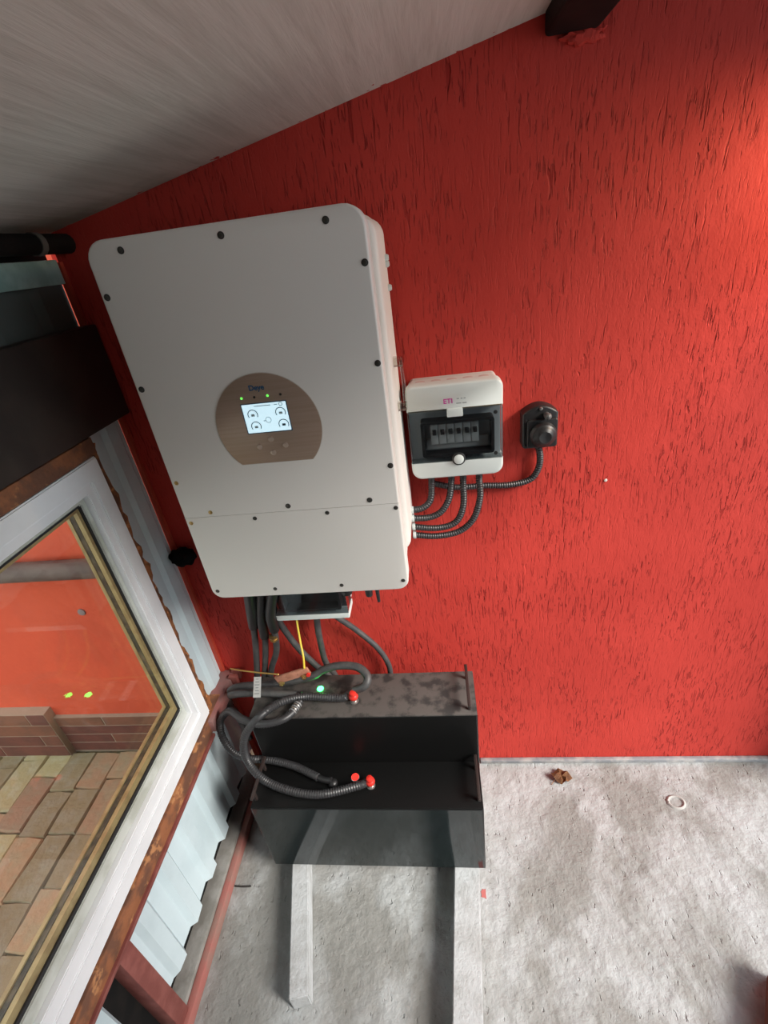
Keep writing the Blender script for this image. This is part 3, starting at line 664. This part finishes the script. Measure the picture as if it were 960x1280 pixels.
# cables hanging from the inverter
def hang(label, pts, r, sleeve=None):
    c = cable('hanging_cable', label, pts, r, CABLE, .04)
    if sleeve: tube('cable_sleeve', sleeve, r * 1.5, BLKP, c, 12)
    return c
hang('hanging grey cable nearest the window, left of three under inverter', [(.02, -.16, .985), (-0.0278, -0.1100, 0.8241), (-0.0717, -0.0600, 0.6747), (-0.1106, -0.0500, 0.5137), (-0.1539, -0.0450, 0.3585)], .0095, [(.02, -.16, .99), (-0.0278, -0.1100, 0.8241), (-0.0514, -0.0800, 0.7456)])
hang('hanging grey cable in the middle of three under inverter', [(.05, -.14, .975), (-0.0066, -0.1000, 0.8140), (-0.0415, -0.0600, 0.6732), (-0.0817, -0.0500, 0.5303), (-0.1325, -0.0450, 0.3776)], .0095, [(.05, -.14, .98), (-0.0066, -0.1000, 0.8140), (-0.0334, -0.0700, 0.6983)])
c = hang('hanging grey cable with brass fitting, right of three under inverter', [(.09, -.15, .975), (0.0294, -0.1100, 0.8207), (-0.0039, -0.0700, 0.6811), (-0.0220, -0.0600, 0.6170), (-0.0568, -0.0550, 0.5418), (-0.1061, -0.0450, 0.3961)], .0095, [(.09, -.15, .98), (0.0250, -0.1100, 0.8210), (0.0084, -0.0850, 0.7351)])
pz = Vector((-0.0020, -0.0850, 0.7113)); lathe('brass_fitting', pz, (0, .2, -1), [(0, .0125), (.006, .0125), (.0065, .009), (.012, .009), (.0125, .0125), (.017, .0125)], BRASS, c, 6)
hang('grey cable slanting right from small breaker box towards rear pack', [(0.0118, -0.0600, 0.8066), (0.0197, -0.0600, 0.7322), (0.0449, -0.0500, 0.6298), (0.0818, -0.0450, 0.5492), (0.1203, -0.0400, 0.4751), (0.1218, -0.0350, 0.3374)], .0095)
hang('grey cable dropping straight from small breaker box, with frayed joint', [(0.1320, -0.0500, 0.7763), (0.1210, -0.0450, 0.7187), (0.1162, -0.0450, 0.6503), (0.1110, -0.0300, 0.5454), (0.1304, -0.0220, 0.4614), (0.1330, -0.0200, 0.3378)], .0095)
hang('grey cable curving far right behind the rear battery pack', [(0.1547, -0.0600, 0.7894), (0.1874, -0.0450, 0.7301), (0.2271, -0.0300, 0.6680), (0.2761, -0.0250, 0.5931), (0.3018, -0.0250, 0.5247), (0.3037, -0.0300, 0.4636), (0.2899, -0.0350, 0.3516)], .0085)
# earth bar and wires
eb = thing('earth_bar', 'tarnished copper earth bar with brass bolts above the rear pack', 'bus bar', (0.0527, -0.1520, 0.6194))
p0, p1 = Vector((0.0037, -0.1520, 0.6085)), Vector((0.1035, -0.1520, 0.6427)); d = (p1 - p0)
bm = bmesh.new(); abox(bm, -.5 * d.length, .5 * d.length, -.004, .004, -.012, .012, .001); ang = math.atan2(d.z, d.x)
bmesh.ops.rotate(bm, verts=bm.verts[:], cent=(0, 0, 0), matrix=Matrix.Rotation(-ang, 3, 'Y')); bmesh.ops.translate(bm, verts=bm.verts[:], vec=(p0 + p1) / 2); put('bar_plate', bm, COPPER, eb, smooth=True)
for t_ in (.14, .84): lathe('bar_bolt', p0.lerp(p1, t_) + Vector((0, -.003, -.012)), (0, -1, -.4), [(0, .0085), (.005, .0085), (.005, .005), (.010, .005)], BRASS, eb, 6)
lathe('bar_washer', p1 + Vector((-.002, -.003, -.010)), (0, -1, 0), [(0, .006), (.006, .006)], REDCAP, eb, 12)
o = tube('earth_wire', [(0.0769, -0.0550, 0.7839), (0.0760, -0.0750, 0.7578), (0.0779, -0.0950, 0.7017), (0.0851, -0.1200, 0.6651), (0.0937, -0.1550, 0.6527)], .0028, YELLOW, None, 8, step=.006); tag(o, 'thin yellow green wire dropping from small breaker box to copper bar', 'wire')
o = tube('earth_wire', [(-0.1885, -0.0500, 0.5489), (-0.1465, -0.0700, 0.5623), (-0.0626, -0.1100, 0.5931), (0.0152, -0.1550, 0.6339)], .0022, OCHRE, None, 8, step=.006); tag(o, 'thin ochre wire from the wall rail to copper bar', 'wire')
# black rubber sleeve through the left wall
bm = bmesh.new(); bmesh.ops.create_icosphere(bm, subdivisions=3, radius=1)
for v in bm.verts:
    k = 1 + .18 * math.sin(7 * v.co.x + 4 * v.co.z) * math.cos(6 * v.co.y + 2) + .08 * math.sin(17 * v.co.z + 9 * v.co.x)
    v.co = Vector((-.212 + v.co.x * .036 * k, -.030 + v.co.y * .028 * k, .962 + v.co.z * .025 * k))
o = put('rubber_sleeve', bm, plain('matt_black_rubber', (.008, .008, .008), .95, spec=.1), smooth=True); tag(o, 'black rubber lump at the left wall corner beside the inverter', 'sleeve')

# ------------------------------------------------------------------ bits on the floor
def rnd(k): return random.uniform(-k, k)
bm = bmesh.new(); n = 11; ctr = Vector((.832, -.068, .016)); vs = []
c0 = bm.verts.new(ctr)
ring1 = [bm.verts.new(ctr + Vector((.016 * math.cos(2 * PI * i / n), .013 * math.sin(2 * PI * i / n), rnd(.008)))) for i in range(n)]
ring2 = [bm.verts.new((ctr.x + (.030 + rnd(.008)) * math.cos(2 * PI * i / n), ctr.y + (.024 + rnd(.007)) * math.sin(2 * PI * i / n), .001 + random.random() * .026)) for i in range(n)]
for i in range(n):
    j = (i + 1) % n; bm.faces.new((c0, ring1[i], ring1[j])); bm.faces.new((ring1[i], ring2[i], ring2[j], ring1[j]))
bmesh.ops.solidify(bm, geom=bm.faces[:], thickness=.0012)
lf = put('dry_leaf', bm, LEAF); tag(lf, 'crumpled dry brown leaf on the floor at the red wall', 'leaf')
tube('leaf_stem', [(.812, -.075, .012), (.803, -.082, .006), (.796, -.090, .002)], .0012, LEAF, lf, 6)
bm = bmesh.new(); prof = [(.018, .0), (.020, .003), (.023, .0045), (.027, .003), (.029, 0)]; n = 24; R_ = []
for (r, z) in prof: R_.append([bm.verts.new((1.164 + r * math.cos(2 * PI * i / n) * (1 + .06 * math.sin(3 * i)), -.145 + r * .8 * math.sin(2 * PI * i / n), z)) for i in range(n)])
for a, b in zip(R_[:-1], R_[1:]):
    for i in range(n): j = (i + 1) % n; bm.faces.new((a[i], a[j], b[j], b[i]))
tag(put('plaster_ring', bm, STONE, smooth=True), 'small pale ring of dried cement on the concrete floor', 'ring')
o = tube('stick', [(-.204, -.401, .003), (-.178, -.402, .003), (-.152, -.400, .003)], .0024, STICK, None, 7, step=.01); tag(o, 'thin dark stick on the floor beside the red floor rail', 'stick')
bm = bmesh.new(); n = 12; v = [bm.verts.new((.541 + (.008 + rnd(.004)) * math.cos(2 * PI * i / n), -.405 + (.012 + rnd(.005)) * math.sin(2 * PI * i / n), -.001)) for i in range(n)]
f = bm.faces.new(v); v2 = [bm.verts.new((p.co.x, p.co.y, .0012)) for p in v]; bm.faces.new(v2)
for i in range(n): bm.faces.new((v[i], v[(i + 1) % n], v2[(i + 1) % n], v2[i]))
put('paint_splash', bm, plain('dull_red_paint_splash', (.42, .12, .11), .7), floor)
bm = bmesh.new(); abox(bm, -.06, .06, -.125, .125, 0, .06, .012, 3); bmesh.ops.rotate(bm, verts=bm.verts[:], cent=(0, 0, 0), matrix=Matrix.Rotation(math.radians(-32), 3, 'Z')); bmesh.ops.translate(bm, verts=bm.verts[:], vec=(1.178, -.690, 0))
tag(put('brick', bm, BROWN, smooth=True), 'red brown block standing in for an unidentified shape at the bottom right corner', 'brick')  # shape not identified; a block of brick size is added in its place

# ------------------------------------------------------------------ unseen warm lamp, added to make the glow on the red wall
wlamp = thing('added_wall_lamp', 'unseen lamp added for the warm glow on red wall, past the right edge of the frame', 'lamp', (1.46, 0, 1.72))
lathe('added_lamp_base', (1.46, 0, 1.74), (0, -1, 0), [(0, .035), (.012, .035), (.016, .028)], GREYTRIM, wlamp, 20)
tube('added_lamp_arm', [(1.46, -.012, 1.74), (1.46, -.10, 1.76), (1.45, -.16, 1.77)], .007, GREYTRIM, wlamp, 10, step=.01)
ldir = (Vector((1.02, 0, 1.56)) - Vector((1.44, -.17, 1.765))).normalized()
lathe('added_lamp_shade', Vector((1.44, -.17, 1.765)) - ldir * .05, ldir, [(0, .018), (.03, .022), (.085, .05), (.083, .048), (.03, .019), (.004, .014)], GREYTRIM, wlamp, 24)
lathe('added_bulb', Vector((1.44, -.17, 1.765)) - ldir * .03, ldir, [(0, .008), (.012, .012), (.024, .012), (.032, .006)], emit('added_warm_bulb', (1.0, .72, .42), 6), wlamp, 14)
sp = bpy.data.lights.new('added_glow_light', 'SPOT'); sp.energy = 11.0; sp.color = (1.0, .66, .34); sp.spot_size = math.radians(75); sp.spot_blend = 1.0; sp.shadow_soft_size = .02
spo = bpy.data.objects.new('added_glow_light', sp); COL.objects.link(spo); spo.parent = wlamp
spo.location = Vector((1.44, -.17, 1.765)) + ldir * .012 - wlamp.location; spo.rotation_euler = ldir.to_track_quat('-Z', 'Y').to_euler()
